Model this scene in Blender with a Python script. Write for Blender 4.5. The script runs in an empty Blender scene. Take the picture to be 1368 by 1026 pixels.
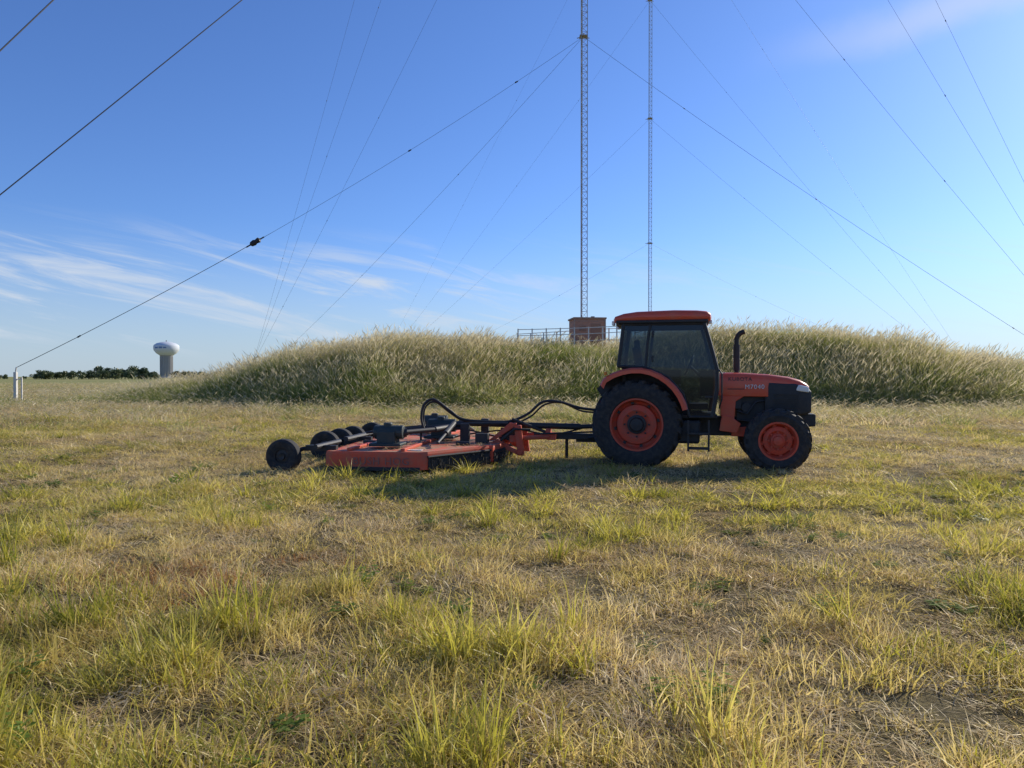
import bpy, math, random
import numpy as np
from mathutils import Vector, Matrix, Euler, noise as mnoise
random.seed(7); rng=np.random.default_rng(7)
scene=bpy.context.scene
R=math.radians
F=988.0; CH=1.5
def P(px,py,Y): return Vector(((px-684)/F*Y, Y, CH-(py-503)/F*Y))

# ---------------------------------------------------------------- materials
def newmat(name):
    m=bpy.data.materials.new(name); m.use_nodes=True
    nt=m.node_tree; nt.nodes.clear()
    out=nt.nodes.new('ShaderNodeOutputMaterial')
    return m,nt,out
def N(nt,t,**kw):
    n=nt.nodes.new(t)
    for k,v in kw.items(): setattr(n,k,v)
    return n
def ramp(nt,stops):
    r=N(nt,'ShaderNodeValToRGB'); e=r.color_ramp.elements
    while len(e)<len(stops): e.new(0.5)
    for i,(p,c) in enumerate(stops):
        e[i].position=p; e[i].color=(c[0],c[1],c[2],1)
    return r
def paint(name,col,rough=0.45,metal=0.0,dirt=0.25,dirtcol=(0.16,0.12,0.08),bump=0.0,scale=9,coat=0.0):
    m,nt,out=newmat(name)
    b=N(nt,'ShaderNodeBsdfPrincipled')
    tc=N(nt,'ShaderNodeTexCoord')
    n1=N(nt,'ShaderNodeTexNoise'); n1.inputs['Scale'].default_value=scale; n1.inputs['Detail'].default_value=7; n1.inputs['Roughness'].default_value=.65
    nt.links.new(tc.outputs['Object'],n1.inputs['Vector'])
    rp=ramp(nt,[(0.42,(0,0,0)),(0.72,(dirt,dirt,dirt))])
    nt.links.new(n1.outputs['Fac'],rp.inputs['Fac'])
    mx=N(nt,'ShaderNodeMix',data_type='RGBA')
    mx.inputs[6].default_value=(*col,1); mx.inputs[7].default_value=(*dirtcol,1)
    nt.links.new(rp.outputs['Color'],mx.inputs[0])
    nt.links.new(mx.outputs[2],b.inputs['Base Color'])
    mr=N(nt,'ShaderNodeMapRange'); mr.inputs['To Min'].default_value=rough-.08; mr.inputs['To Max'].default_value=min(1,rough+.25)
    nt.links.new(n1.outputs['Fac'],mr.inputs['Value']); nt.links.new(mr.outputs[0],b.inputs['Roughness'])
    b.inputs['Metallic'].default_value=metal; b.inputs['Coat Weight'].default_value=coat
    if bump>0:
        bp=N(nt,'ShaderNodeBump'); bp.inputs['Strength'].default_value=bump; bp.inputs['Distance'].default_value=.01
        nt.links.new(n1.outputs['Fac'],bp.inputs['Height']); nt.links.new(bp.outputs[0],b.inputs['Normal'])
    nt.links.new(b.outputs[0],out.inputs[0])
    return m
def grassmat(name,stops,transl=0.45,scale=.35,rnd=.5,tint=1.4):
    m,nt,out=newmat(name)
    g=N(nt,'ShaderNodeNewGeometry'); oi=N(nt,'ShaderNodeObjectInfo')
    n1=N(nt,'ShaderNodeTexNoise'); n1.inputs['Scale'].default_value=scale; n1.inputs['Detail'].default_value=4
    nt.links.new(g.outputs['Position'],n1.inputs['Vector'])
    a=N(nt,'ShaderNodeMapRange'); a.inputs['From Min'].default_value=.3; a.inputs['From Max'].default_value=.7
    nt.links.new(n1.outputs['Fac'],a.inputs['Value'])
    mixf=N(nt,'ShaderNodeMix'); mixf.inputs[0].default_value=rnd
    nt.links.new(a.outputs[0],mixf.inputs[2]); nt.links.new(oi.outputs['Random'],mixf.inputs[3])
    n2=N(nt,'ShaderNodeTexNoise'); n2.inputs['Scale'].default_value=23; n2.inputs['Detail'].default_value=1
    nt.links.new(g.outputs['Position'],n2.inputs['Vector'])
    ad=N(nt,'ShaderNodeMath',operation='MULTIPLY_ADD'); ad.inputs[1].default_value=.7
    sb=N(nt,'ShaderNodeMath',operation='SUBTRACT'); sb.inputs[1].default_value=.5
    nt.links.new(n2.outputs['Fac'],sb.inputs[0]); nt.links.new(sb.outputs[0],ad.inputs[0]); nt.links.new(mixf.outputs[0],ad.inputs[2])
    rp=ramp(nt,stops); nt.links.new(ad.outputs[0],rp.inputs['Fac'])
    d=N(nt,'ShaderNodeBsdfDiffuse'); t=N(nt,'ShaderNodeBsdfTranslucent')
    hs=N(nt,'ShaderNodeHueSaturation'); hs.inputs['Value'].default_value=tint; hs.inputs['Saturation'].default_value=1.05
    nt.links.new(rp.outputs['Color'],d.inputs['Color']); nt.links.new(rp.outputs['Color'],hs.inputs['Color']); nt.links.new(hs.outputs[0],t.inputs['Color'])
    mx=N(nt,'ShaderNodeMixShader'); mx.inputs[0].default_value=transl
    nt.links.new(d.outputs[0],mx.inputs[1]); nt.links.new(t.outputs[0],mx.inputs[2])
    gl=N(nt,'ShaderNodeBsdfGlossy'); gl.inputs['Roughness'].default_value=.42; gl.inputs['Color'].default_value=(.85,.8,.7,1)
    m2=N(nt,'ShaderNodeMixShader'); m2.inputs[0].default_value=.04
    nt.links.new(mx.outputs[0],m2.inputs[1]); nt.links.new(gl.outputs[0],m2.inputs[2])
    nt.links.new(m2.outputs[0],out.inputs[0])
    return m

ORANGE=paint('orange_paint',(0.74,0.080,0.028),.36,dirt=.35,dirtcol=(.50,.20,.11),coat=.25,scale=5)
RIM=paint('orange_rim_paint',(0.62,0.070,0.028),.5,dirt=.6,dirtcol=(.22,.12,.08))
ORANGE_OLD=paint('weathered_orange',(0.66,0.085,0.035),.55,dirt=.75,dirtcol=(.34,.16,.10),scale=5)
BLACK=paint('black_paint',(0.018,0.018,0.02),.5,dirt=.4,dirtcol=(.07,.06,.05))
RUBBER=paint('tyre_rubber',(0.02,0.02,0.021),.8,dirt=.7,dirtcol=(.085,.07,.055),bump=.4,scale=14)
GREY=paint('grey_metal',(0.25,0.25,0.25),.5,metal=.4,dirt=.4)
GALV=paint('galvanised_steel',(0.42,0.40,0.38),.6,metal=.1,dirt=.4,scale=1)
GALV2=paint('galvanised_steel_far',(0.42,0.42,0.44),.6,metal=.1,dirt=.3,scale=1)
WIRE=paint('wire_steel',(0.06,0.06,0.065),.5,metal=.4,dirt=.1)
TEAL=paint('gearbox_dark',(0.02,0.035,0.035),.5,dirt=.4,dirtcol=(.08,.07,.05))
WHITE=paint('white_decal',(0.75,0.73,0.70),.5,dirt=.2)
LAMP=paint('lamp_lens',(0.75,0.75,0.72),.12,dirt=.1,coat=1)
AMBER=paint('amber_lens',(0.7,0.22,0.02),.2,dirt=.1)
SEATM=paint('seat_vinyl',(0.03,0.03,0.032),.7,dirt=.2)
CONC=paint('tower_concrete',(0.36,0.35,0.33),.8,dirt=.3,dirtcol=(.25,.24,.22),scale=.1)
CONCW=paint('tower_white_hazed',(0.62,0.66,0.70),.6,dirt=.3,dirtcol=(.45,.47,.5),scale=.1)  # white tank; pale blue of distance haze mixed into both colours
BLUEB=paint('tower_blue',(0.12,0.22,0.42),.6,dirt=.2,scale=.1)
FENCE=paint('fence_wood',(0.72,0.68,0.60),.8,dirt=.5,dirtcol=(.40,.36,.30),scale=3)
def glassm():
    m,nt,out=newmat('tinted_glass')
    t=N(nt,'ShaderNodeBsdfTransparent'); t.inputs[0].default_value=(.30,.36,.385,1)
    g=N(nt,'ShaderNodeBsdfGlossy'); g.inputs['Roughness'].default_value=.03
    f=N(nt,'ShaderNodeFresnel'); f.inputs[0].default_value=1.5
    mx=N(nt,'ShaderNodeMixShader'); nt.links.new(f.outputs[0],mx.inputs[0])
    nt.links.new(t.outputs[0],mx.inputs[1]); nt.links.new(g.outputs[0],mx.inputs[2]); 
    d=N(nt,'ShaderNodeBsdfDiffuse'); d.inputs[0].default_value=(.10,.11,.115,1)
    m2=N(nt,'ShaderNodeMixShader'); m2.inputs[0].default_value=.12
    nt.links.new(mx.outputs[0],m2.inputs[1]); nt.links.new(d.outputs[0],m2.inputs[2]); nt.links.new(m2.outputs[0],out.inputs[0])
    return m
GLASS=glassm()
def brickm():
    m,nt,out=newmat('rust_brick')
    b=N(nt,'ShaderNodeBsdfPrincipled'); b.inputs['Roughness'].default_value=.85
    tc=N(nt,'ShaderNodeTexCoord'); mp=N(nt,'ShaderNodeMapping'); mp.inputs['Rotation'].default_value=(R(90),0,0)
    br=N(nt,'ShaderNodeTexBrick'); br.inputs['Scale'].default_value=4.0
    br.inputs['Color1'].default_value=(.50,.23,.14,1); br.inputs['Color2'].default_value=(.42,.18,.11,1); br.inputs['Mortar'].default_value=(.40,.30,.23,1)
    nt.links.new(tc.outputs['Object'],mp.inputs[0]); nt.links.new(mp.outputs[0],br.inputs['Vector']); nt.links.new(br.outputs['Color'],b.inputs['Base Color'])
    nt.links.new(b.outputs[0],out.inputs[0]); return m
BRICK=brickm()

# ---------------------------------------------------------------- mesh builder
class MB:
    def __init__(s): s.v=[]; s.f=[]
    def add(s,vs,fs):
        o=len(s.v); s.v+= [tuple(v) for v in vs]; s.f+=[tuple(i+o for i in f) for f in fs]; return s
    def box(s,c,d,rot=None):
        vs=[]
        M=Euler(rot).to_matrix() if rot else Matrix.Identity(3)
        for x in(-.5,.5):
            for y in(-.5,.5):
                for z in(-.5,.5): vs.append(Vector(c)+M@Vector((x*d[0],y*d[1],z*d[2])))
        return s.add(vs,[(0,1,3,2),(4,6,7,5),(0,4,5,1),(2,3,7,6),(0,2,6,4),(1,5,7,3)])
    def cyl(s,p0,p1,r0,r1=None,n=12,cap=True):
        if r1 is None:r1=r0
        p0=Vector(p0);p1=Vector(p1); d=(p1-p0).normalized()
        a=d.orthogonal().normalized(); b=d.cross(a)
        vs=[];
        for p,r in((p0,r0),(p1,r1)):
            for i in range(n):
                t=2*math.pi*i/n; vs.append(p+(a*math.cos(t)+b*math.sin(t))*r)
        fs=[(i,(i+1)%n,n+(i+1)%n,n+i) for i in range(n)]
        if cap: fs+=[tuple(range(n-1,-1,-1)),tuple(range(n,2*n))]
        return s.add(vs,fs)
    def tube(s,pts,r,n=8):
        pts=[Vector(p) for p in pts]; vs=[]; fs=[]
        prev=None
        for i,p in enumerate(pts):
            d=(pts[min(i+1,len(pts)-1)]-pts[max(i-1,0)]).normalized()
            if prev is None: a=d.orthogonal().normalized()
            else:
                a=(prev-d*prev.dot(d)).normalized()
            prev=a; b=d.cross(a); rr=r[i] if isinstance(r,(list,tuple)) else r
            for k in range(n):
                t=2*math.pi*k/n; vs.append(p+(a*math.cos(t)+b*math.sin(t))*rr)
        for i in range(len(pts)-1):
            for k in range(n): fs.append((i*n+k,i*n+(k+1)%n,(i+1)*n+(k+1)%n,(i+1)*n+k))
        fs+=[tuple(range(n-1,-1,-1)),tuple(range((len(pts)-1)*n,len(pts)*n))]
        return s.add(vs,fs)
    def prism(s,poly,y0,y1):
        n=len(poly); vs=[(x,y0,z) for x,z in poly]+[(x,y1,z) for x,z in poly]
        fs=[(i,(i+1)%n,n+(i+1)%n,n+i) for i in range(n)]+[tuple(range(n-1,-1,-1)),tuple(range(n,2*n))]
        return s.add(vs,fs)
    def slab(s,poly,z0,z1):
        n=len(poly); vs=[(x,y,z0) for x,y in poly]+[(x,y,z1) for x,y in poly]
        fs=[(i,(i+1)%n,n+(i+1)%n,n+i) for i in range(n)]+[tuple(range(n-1,-1,-1)),tuple(range(n,2*n))]
        return s.add(vs,fs)
    def revolve(s,prof,c,axis='y',n=40,closed=False):
        vs=[];fs=[];m=len(prof)
        for i in range(n):
            t=2*math.pi*i/n
            for r,h in prof:
                if axis=='y': vs.append((c[0]+r*math.cos(t),c[1]+h,c[2]+r*math.sin(t)))
                else: vs.append((c[0]+r*math.cos(t),c[1]+r*math.sin(t),c[2]+h))
        mm=m if closed else m-1
        for i in range(n):
            for k in range(mm):
                k2=(k+1)%m; i2=(i+1)%n
                fs.append((i*m+k,i*m+k2,i2*m+k2,i2*m+k))
        return s.add(vs,fs)
    def loft(s,secs):
        n=len(secs[0]); vs=[p for sec in secs for p in sec]; fs=[]
        for i in range(len(secs)-1):
            for k in range(n): fs.append((i*n+k,i*n+(k+1)%n,(i+1)*n+(k+1)%n,(i+1)*n+k))
        fs+=[tuple(range(n-1,-1,-1)),tuple(range((len(secs)-1)*n,len(secs)*n))]
        return s.add(vs,fs)
def rsec(x,z0,z1,hw,r,k=5,rb=None):
    rb=r if rb is None else rb
    pts=[]
    for (cy,cz,a0,rr) in((hw,z1,0,r),(-hw,z1,90,r),(-hw,z0,180,rb),(hw,z0,270,rb)):
        sy=1 if cy>0 else -1; sz=1 if cz==z1 else -1
        for i in range(k):
            t=R(a0+90*i/(k-1)); pts.append((x,cy-sy*rr+rr*math.cos(t),cz-sz*rr+rr*math.sin(t)))
    return pts
def mk(name,mb,mat,parent=None,smooth=False,bevel=0,fix=True):
    me=bpy.data.meshes.new(name); me.from_pydata(mb.v,[],mb.f); me.update()
    if fix:
        import bmesh
        bm=bmesh.new(); bm.from_mesh(me); bmesh.ops.recalc_face_normals(bm,faces=bm.faces); bm.to_mesh(me); bm.free()
    o=bpy.data.objects.new(name,me); scene.collection.objects.link(o)
    for mm in (mat if isinstance(mat,list) else [mat]): me.materials.append(mm)
    if bevel:
        b=o.modifiers.new('b','BEVEL'); b.width=bevel; b.segments=2; b.limit_method='ANGLE'; b.angle_limit=R(40)
    if smooth:
        me.polygons.foreach_set('use_smooth',[True]*len(me.polygons))
        e=o.modifiers.new('e','EDGE_SPLIT'); e.split_angle=R(38)
    if parent: o.parent=parent
    return o
def empty(name,loc=(0,0,0),rz=0):
    e=bpy.data.objects.new(name,None); scene.collection.objects.link(e); e.location=loc; e.rotation_euler=(0,0,rz); e.empty_display_size=.5; return e

# ---------------------------------------------------------------- terrain
HX=[-29,-25,-21,-16.6,-13,-10.7,-5.6,.7,7,12,19,22,25.8,31,38,52]
HZ=[0,.12,.45,1.05,1.95,2.4,2.8,2.7,3.0,3.45,3.05,2.55,1.7,1.15,.7,0]
def sst(a,b,x):
    t=min(1,max(0,(x-a)/(b-a))); return t*t*(3-2*t)
def hill(x,y):
    h=float(np.interp(x,HX,HZ))
    if h<=0: return 0
    f0=33+1.2*math.sin(x*.21)+max(0,-8-x)*.28
    pr=sst(f0,f0+9,y)*(1-sst(51,62,y))
    return h*pr*(1+.06*mnoise.noise(Vector((x*.2,y*.2,3))))
def gz(x,y):
    d=math.hypot(x,y)
    return .035*mnoise.noise(Vector((x*.45,y*.45,0)))+.05*mnoise.noise(Vector((x*.1,y*.1,5)))*min(1,d/10)

def groundmat():
    m,nt,out=newmat('ground_soil')
    b=N(nt,'ShaderNodeBsdfPrincipled'); b.inputs['Roughness'].default_value=.95; b.inputs['Specular IOR Level'].default_value=.1
    g=N(nt,'ShaderNodeNewGeometry')
    n1=N(nt,'ShaderNodeTexNoise'); n1.inputs['Scale'].default_value=.3; n1.inputs['Detail'].default_value=5
    n2=N(nt,'ShaderNodeTexNoise'); n2.inputs['Scale'].default_value=18; n2.inputs['Detail'].default_value=8; n2.inputs['Roughness'].default_value=.7
    for n in(n1,n2): nt.links.new(g.outputs['Position'],n.inputs['Vector'])
    r1=ramp(nt,[(.35,(.11,.085,.04)),(.65,(.22,.175,.09))])
    r2=ramp(nt,[(.35,(.4,.4,.4)),(.65,(1.3,1.3,1.2))])
    nt.links.new(n1.outputs['Fac'],r1.inputs[0]); nt.links.new(n2.outputs['Fac'],r2.inputs[0])
    mx=N(nt,'ShaderNodeMix',data_type='RGBA',blend_type='MULTIPLY'); mx.inputs[0].default_value=1
    nt.links.new(r1.outputs[0],mx.inputs[6]); nt.links.new(r2.outputs[0],mx.inputs[7])
    ln=N(nt,'ShaderNodeVectorMath',operation='LENGTH'); nt.links.new(g.outputs['Position'],ln.inputs[0])
    mr=N(nt,'ShaderNodeMapRange'); mr.inputs['From Min'].default_value=25; mr.inputs['From Max'].default_value=110; nt.links.new(ln.outputs['Value'],mr.inputs['Value'])
    n3=N(nt,'ShaderNodeTexNoise'); n3.inputs['Scale'].default_value=.02; n3.inputs['Detail'].default_value=6
    nt.links.new(g.outputs['Position'],n3.inputs['Vector'])
    r3=ramp(nt,[(.35,(.20,.22,.07)),(.65,(.38,.33,.14))]); nt.links.new(n3.outputs['Fac'],r3.inputs[0])
    m3=N(nt,'ShaderNodeMix',data_type='RGBA'); nt.links.new(mr.outputs[0],m3.inputs[0]); nt.links.new(mx.outputs[2],m3.inputs[6]); nt.links.new(r3.outputs[0],m3.inputs[7])
    nt.links.new(m3.outputs[2],b.inputs['Base Color'])
    bp=N(nt,'ShaderNodeBump'); bp.inputs['Distance'].default_value=.05; bp.inputs['Strength'].default_value=.8
    nt.links.new(n2.outputs['Fac'],bp.inputs['Height']); nt.links.new(bp.outputs[0],b.inputs['Normal'])
    nt.links.new(b.outputs[0],out.inputs[0]); return m
GM=groundmat()
def grid(name,xs,ys,fn,mat):
    mb=MB(); nx=len(xs)
    vs=[(x,y,fn(x,y)) for y in ys for x in xs]
    fs=[(j*nx+i,j*nx+i+1,(j+1)*nx+i+1,(j+1)*nx+i) for j in range(len(ys)-1) for i in range(nx-1)]
    mb.add(vs,fs); return mk(name,mb,mat,smooth=False,fix=False)
u=np.linspace(-1,1,181); cs=np.sinh(u*6.2)/np.sinh(6.2)*4500
g=grid('ground',list(cs),list(cs+8),gz,GM)
hm=grid('grassy_hill',list(np.linspace(-30,54,120)),list(np.linspace(31,64,60)),lambda x,y:hill(x,y)-.1 if hill(x,y)<.05 else hill(x,y)-.02,GM)

# ---------------------------------------------------------------- grass
def blades(n,Rd,h0,h1,w,lean,seg=3,head=0,headw=.0,mat=0,flat=0.0,bias=0.0):
    V=[];Fc=[];M=[]
    for _ in range(n):
        a=random.uniform(0,2*math.pi); r=Rd*math.sqrt(random.random())
        bx,by=r*math.cos(a),r*math.sin(a)
        az=a+random.gauss(0,1.0) if random.random()<.65 else random.uniform(0,6.28)
        h=random.uniform(h0,h1); ln=abs(random.gauss(lean,lean*.5))+flat
        dx,dy=math.cos(az)+bias,math.sin(az)
        sa=random.uniform(0,6.28); sx,sy=math.cos(sa),math.sin(sa)
        w0=w*random.uniform(.6,1.3)
        base=len(V)
        for k in range(seg+1):
            t=k/seg
            hor=h*ln*(t**1.7); z=h*t*(1-.42*min(1.6,ln)*t)
            ww=w0*(1-.92*t**1.5)*.5
            cx,cy=bx+dx*hor,by+dy*hor
            V.append((cx-sx*ww,cy-sy*ww,z-.01)); V.append((cx+sx*ww,cy+sy*ww,z-.01))
        for k in range(seg):
            b=base+2*k; Fc.append((b,b+1,b+3,b+2)); M.append(mat)
        if head and random.random()<head:
            tx,ty,tz=cx,cy,z; L=h*.20
            for q in range(2):
                qa=random.uniform(0,6.28); qx,qy=math.cos(qa)*headw,math.sin(qa)*headw
                b=len(V)
                V+= [(tx-dx*L*.3,ty-dy*L*.3,tz-L*.7),(tx+qx,ty+qy,tz-L*.2),(tx+dx*L*.6,ty+dy*L*.6,tz+L*.5),(tx-qx*.7,ty-qy*.7,tz-L*.1)]
                Fc.append((b,b+1,b+2,b+3)); M.append(1)
    return V,Fc,M
def merge(*parts):
    V=[];Fc=[];M=[]
    for v,f,m in parts:
        o=len(V); V+=v; Fc+=[tuple(i+o for i in q) for q in f]; M+=m
    return V,Fc,M
def weed(n,h,leaf):
    V=[];Fc=[];M=[]
    for _ in range(n):
        a=random.uniform(0,6.28); r=random.uniform(0,.07); bx,by=r*math.cos(a),r*math.sin(a)
        az=random.uniform(0,6.28); hh=h*random.uniform(.5,1)
        for k in range(7):
            t=(k+1)/7; cx=bx+math.cos(az)*hh*.3*t; cy=by+math.sin(az)*hh*.3*t; cz=hh*t
            la=random.uniform(0,6.28); L=leaf*random.uniform(.6,1.2); dx,dy=math.cos(la),math.sin(la)
            b=len(V); zz=random.uniform(-.2,.5)*L
            V+=[(cx,cy,cz),(cx+dx*L*.5-dy*L*.28,cy+dy*L*.5+dx*L*.28,cz+zz*.6),(cx+dx*L,cy+dy*L,cz+zz*.6),(cx+dx*L*.5+dy*L*.28,cy+dy*L*.5-dx*L*.28,cz+zz*.4)]
            Fc.append((b,b+1,b+2,b+3)); M.append(0)
    return V,Fc,M
def protos(cname,specs):
    col=bpy.data.collections.new(cname)
    for i,(geo,mats) in enumerate(specs):
        me=bpy.data.meshes.new(f'{cname}_{i:02d}'); me.from_pydata(geo[0],[],geo[1]); 
        for mm in mats: me.materials.append(mm)
        me.polygons.foreach_set('material_index',geo[2]); me.update()
        o=bpy.data.objects.new(f'{cname}_{i:02d}',me); col.objects.link(o)
    return col
def scatter(name,pts,col):
    A=np.array(pts,dtype=np.float32)
    me=bpy.data.meshes.new(name); me.vertices.add(len(A)); me.vertices.foreach_set('co',A[:,:3].ravel())
    at=me.attributes.new('idx','INT','POINT'); at.data.foreach_set('value',A[:,3].astype(np.int32))
    at=me.attributes.new('scl','FLOAT_VECTOR','POINT'); at.data.foreach_set('vector',np.stack([A[:,4],A[:,4],A[:,5]],1).ravel())
    at=me.attributes.new('rotv','FLOAT_VECTOR','POINT'); at.data.foreach_set('vector',np.stack([A[:,7],A[:,8],A[:,6]],1).ravel())
    o=bpy.data.objects.new(name,me); scene.collection.objects.link(o)
    ng=bpy.data.node_groups.new(name+'_gn','GeometryNodeTree')
    ng.interface.new_socket('Geometry',in_out='INPUT',socket_type='NodeSocketGeometry')
    ng.interface.new_socket('Geometry',in_out='OUTPUT',socket_type='NodeSocketGeometry')
    gi=ng.nodes.new('NodeGroupInput'); go=ng.nodes.new('NodeGroupOutput')
    ci=ng.nodes.new('GeometryNodeCollectionInfo'); ci.inputs['Collection'].default_value=col
    ci.inputs['Separate Children'].default_value=True; ci.inputs['Reset Children'].default_value=True
    ip=ng.nodes.new('GeometryNodeInstanceOnPoints'); ip.inputs['Pick Instance'].default_value=True
    def na(n,t):
        q=ng.nodes.new('GeometryNodeInputNamedAttribute'); q.data_type=t; q.inputs['Name'].default_value=n; return q
    a=na('idx','INT'); b=na('scl','FLOAT_VECTOR'); c=na('rotv','FLOAT_VECTOR')
    e2r=ng.nodes.new('FunctionNodeEulerToRotation')
    L=ng.links.new
    L(gi.outputs[0],ip.inputs['Points']); L(ci.outputs[0],ip.inputs['Instance'])
    L(a.outputs['Attribute'],ip.inputs['Instance Index']); L(b.outputs['Attribute'],ip.inputs['Scale'])
    L(c.outputs['Attribute'],e2r.inputs[0]); L(e2r.outputs[0],ip.inputs['Rotation'])
    L(ip.outputs[0],go.inputs[0])
    md=o.modifiers.new('scatter','NODES'); md.node_group=ng
    return o

G_GREEN=grassmat('grass_green',[(.15,(.21,.215,.035)),(.5,(.42,.375,.065)),(.85,(.62,.53,.14))],transl=.5)
G_MIX=grassmat('grass_mixed',[(.15,(.36,.29,.08)),(.5,(.57,.45,.15)),(.85,(.72,.58,.27))],transl=.5)
G_STRAW=grassmat('grass_straw',[(.1,(.46,.32,.15)),(.5,(.66,.51,.28)),(.9,(.78,.66,.42))],transl=.4)
G_RED=grassmat('grass_reddish',[(.2,(.30,.14,.05)),(.8,(.48,.29,.12))])
G_WEED=grassmat('weed_leaf',[(.2,(.10,.16,.025)),(.8,(.22,.30,.05))])
G_TALL=grassmat('tall_grass',[(.15,(.23,.235,.07)),(.5,(.38,.365,.12)),(.9,(.55,.48,.20))],transl=.52,scale=.18)
G_TALLG=grassmat('tall_grass_green',[(.15,(.11,.15,.035)),(.6,(.23,.27,.065)),(.9,(.36,.37,.12))],transl=.5,scale=.18)
G_HEAD=grassmat('seed_heads',[(.2,(.50,.43,.26)),(.8,(.70,.62,.42))],transl=.5,scale=.2)

near=protos('turf_tuft',[
 (merge(blades(44,.13,.07,.24,.0088,.6,bias=-.15),blades(15,.16,.03,.08,.007,1.2,seg=2,mat=1)),[G_GREEN,G_STRAW]),
 (merge(blades(42,.15,.05,.17,.0085,.8,bias=-.15),blades(17,.17,.03,.09,.007,1.2,seg=2,mat=1)),[G_GREEN,G_STRAW]),
 (merge(blades(42,.14,.06,.19,.008,.65,bias=-.15),blades(18,.16,.03,.10,.007,1.3,seg=2,mat=1)),[G_MIX,G_STRAW]),
 (merge(blades(38,.16,.04,.13,.0075,.95,bias=-.15),blades(22,.18,.03,.08,.006,1.4,seg=2,mat=1)),[G_MIX,G_STRAW]),
 (blades(60,.18,.04,.12,.0068,1.45,seg=2),[G_STRAW]),
 (merge(blades(26,.15,.06,.18,.006,.55),blades(22,.17,.03,.1,.0065,1.3,seg=2)),[G_STRAW]),
 (blades(44,.15,.04,.12,.007,.7),[G_RED]),
 (weed(7,.13,.045),[G_WEED]),
 (weed(11,.09,.03),[G_WEED]),
 (merge(blades(34,.07,.14,.32,.0105,.65,bias=-.15)),[G_GREEN]),
])
def nz(x,y,s,o=0): return mnoise.fractal(Vector((x*s,y*s,o)),1,2,3)
pts=[]
def turf(y0,y1,dens,sxy,szm,marg):
    A=0.5*((1.55*y0+marg)+(1.55*y1+marg))*(y1-y0)
    n=int(A*dens)
    for _ in range(n):
        while True:
            y=random.uniform(y0,y1); x=random.uniform(-.5,.5)*(1.55*y1+marg)
            if abs(x)<=.5*(1.55*y+marg): break
        if hill(x,y)>.06: continue
        c=nz(x,y,1.7,1)
        p=nz(x,y,.28,7)
        f=nz(x,y,.12,9)
        hole=c<-.32
        if hole and random.random()<.30: continue
        gr=.17+.95*p+.55*c
        gr+= .24*(1-sst(3.5,8,y)) - .18*sst(9,22,y)
        r=random.random()
        if gr>r*1.1: idx=random.choice([0,1,0,1,2])
        elif gr>r*.45-.08: idx=random.choice([2,3,2,3,4])
        else: idx=random.choice([4,4,3,5,2])
        if hole: idx=random.choice([4,4,4,3])
        if -3.4<x<-1.2 and 4.4<y<6.2 and nz(x,y,1.2,33)>.1 and random.random()<.45: idx=6
        if random.random()<.012 and y<14: idx=random.choice([7,8])
        if nz(x,y,.9,44)>.55 and random.random()<.25 and y<13: idx=7
        if idx in(0,1) and c>.12 and y<12 and random.random()<.30: idx=9
        hz=szm*(.92+1.0*max(-.55,c)+.30*f)*random.uniform(.7,1.3)
        if idx in(4,): hz*=.8
        hz*= 1-.34*sst(4.2,9,y)
        pts.append((x,y,gz(x,y),idx,sxy*random.uniform(.8,1.3),hz,random.gauss(0,.9) if random.random()<.6 else random.uniform(0,6.28),random.gauss(0,.12),random.gauss(0,.12)))
turf(.8,4.5,100,1.0,1.0,3.2)
turf(4.5,8,72,1.1,.95,2.8)
turf(8,14,38,1.45,.95,3)
turf(14,22,18,2.1,1.05,4)
turf(22,37,7.5,3.1,1.35,6)
field=scatter('field_grass',pts,near)

FW=.022
HW=.010
tallp=protos('tall_tuft',[
 (merge(blades(42,.50,.5,1.05,FW,.42,bias=.15),blades(14,.52,.8,1.3,.012,.30,head=1,headw=HW,bias=.15)),[G_TALL,G_HEAD]),
 (merge(blades(48,.52,.4,.95,.026,.5,bias=.15),blades(7,.52,.8,1.35,.012,.32,head=1,headw=HW,bias=.15)),[G_TALL,G_HEAD]),
 (merge(blades(50,.54,.4,1.0,.028,.5,bias=.15),blades(4,.52,.8,1.25,.012,.3,head=1,headw=HW)),[G_TALLG,G_HEAD]),
 (merge(blades(50,.54,.3,.75,.03,.7)),[G_TALLG]),
 (merge(blades(38,.54,.3,.85,.02,.40,head=.3,headw=HW,bias=.15)),[G_STRAW,G_HEAD]),
 (merge(blades(22,.52,.3,.7,.02,.4),blades(18,.52,.7,1.2,.012,.28,head=1,headw=.012,bias=.2)),[G_STRAW,G_HEAD]),
])
tp=[]
for _ in range(20500):
    x=random.uniform(-29,46); y=random.uniform(31.5,52)
    if y>45.5 and random.random()<.6: continue
    if abs(x)>.75*y+3: continue
    h=hill(x,y)
    if h<.06: 
        continue
    c=nz(x,y,.35,2); p=nz(x,y,.12,4)
    low=1-min(1,h/2.0)
    g_=.38+1.0*p+.7*c+.45*low*(1 if x<2 else .3)
    r=random.random()
    if g_>r: idx=random.choice([2,3,2,2,1])
    else: idx=random.choice([0,1,0,5,1,1])
    ed=sst(.06,.5,h)
    hz=(.45+.5*ed)*(1+.5*c)*random.uniform(.68,1.25)
    if abs(x-5.2)<2.6 and 42.5<y<47: hz*=.55
    if abs(x-3.2)<5 and 41<y<45.5: hz*=.8
    tp.append((x,y,h-.05,idx,random.uniform(.9,1.4),hz,random.gauss(0,1.0),random.gauss(0,.08),random.gauss(0,.08)))
hg=scatter('tall_hill_grass',tp,tallp)
mp=[]
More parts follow.
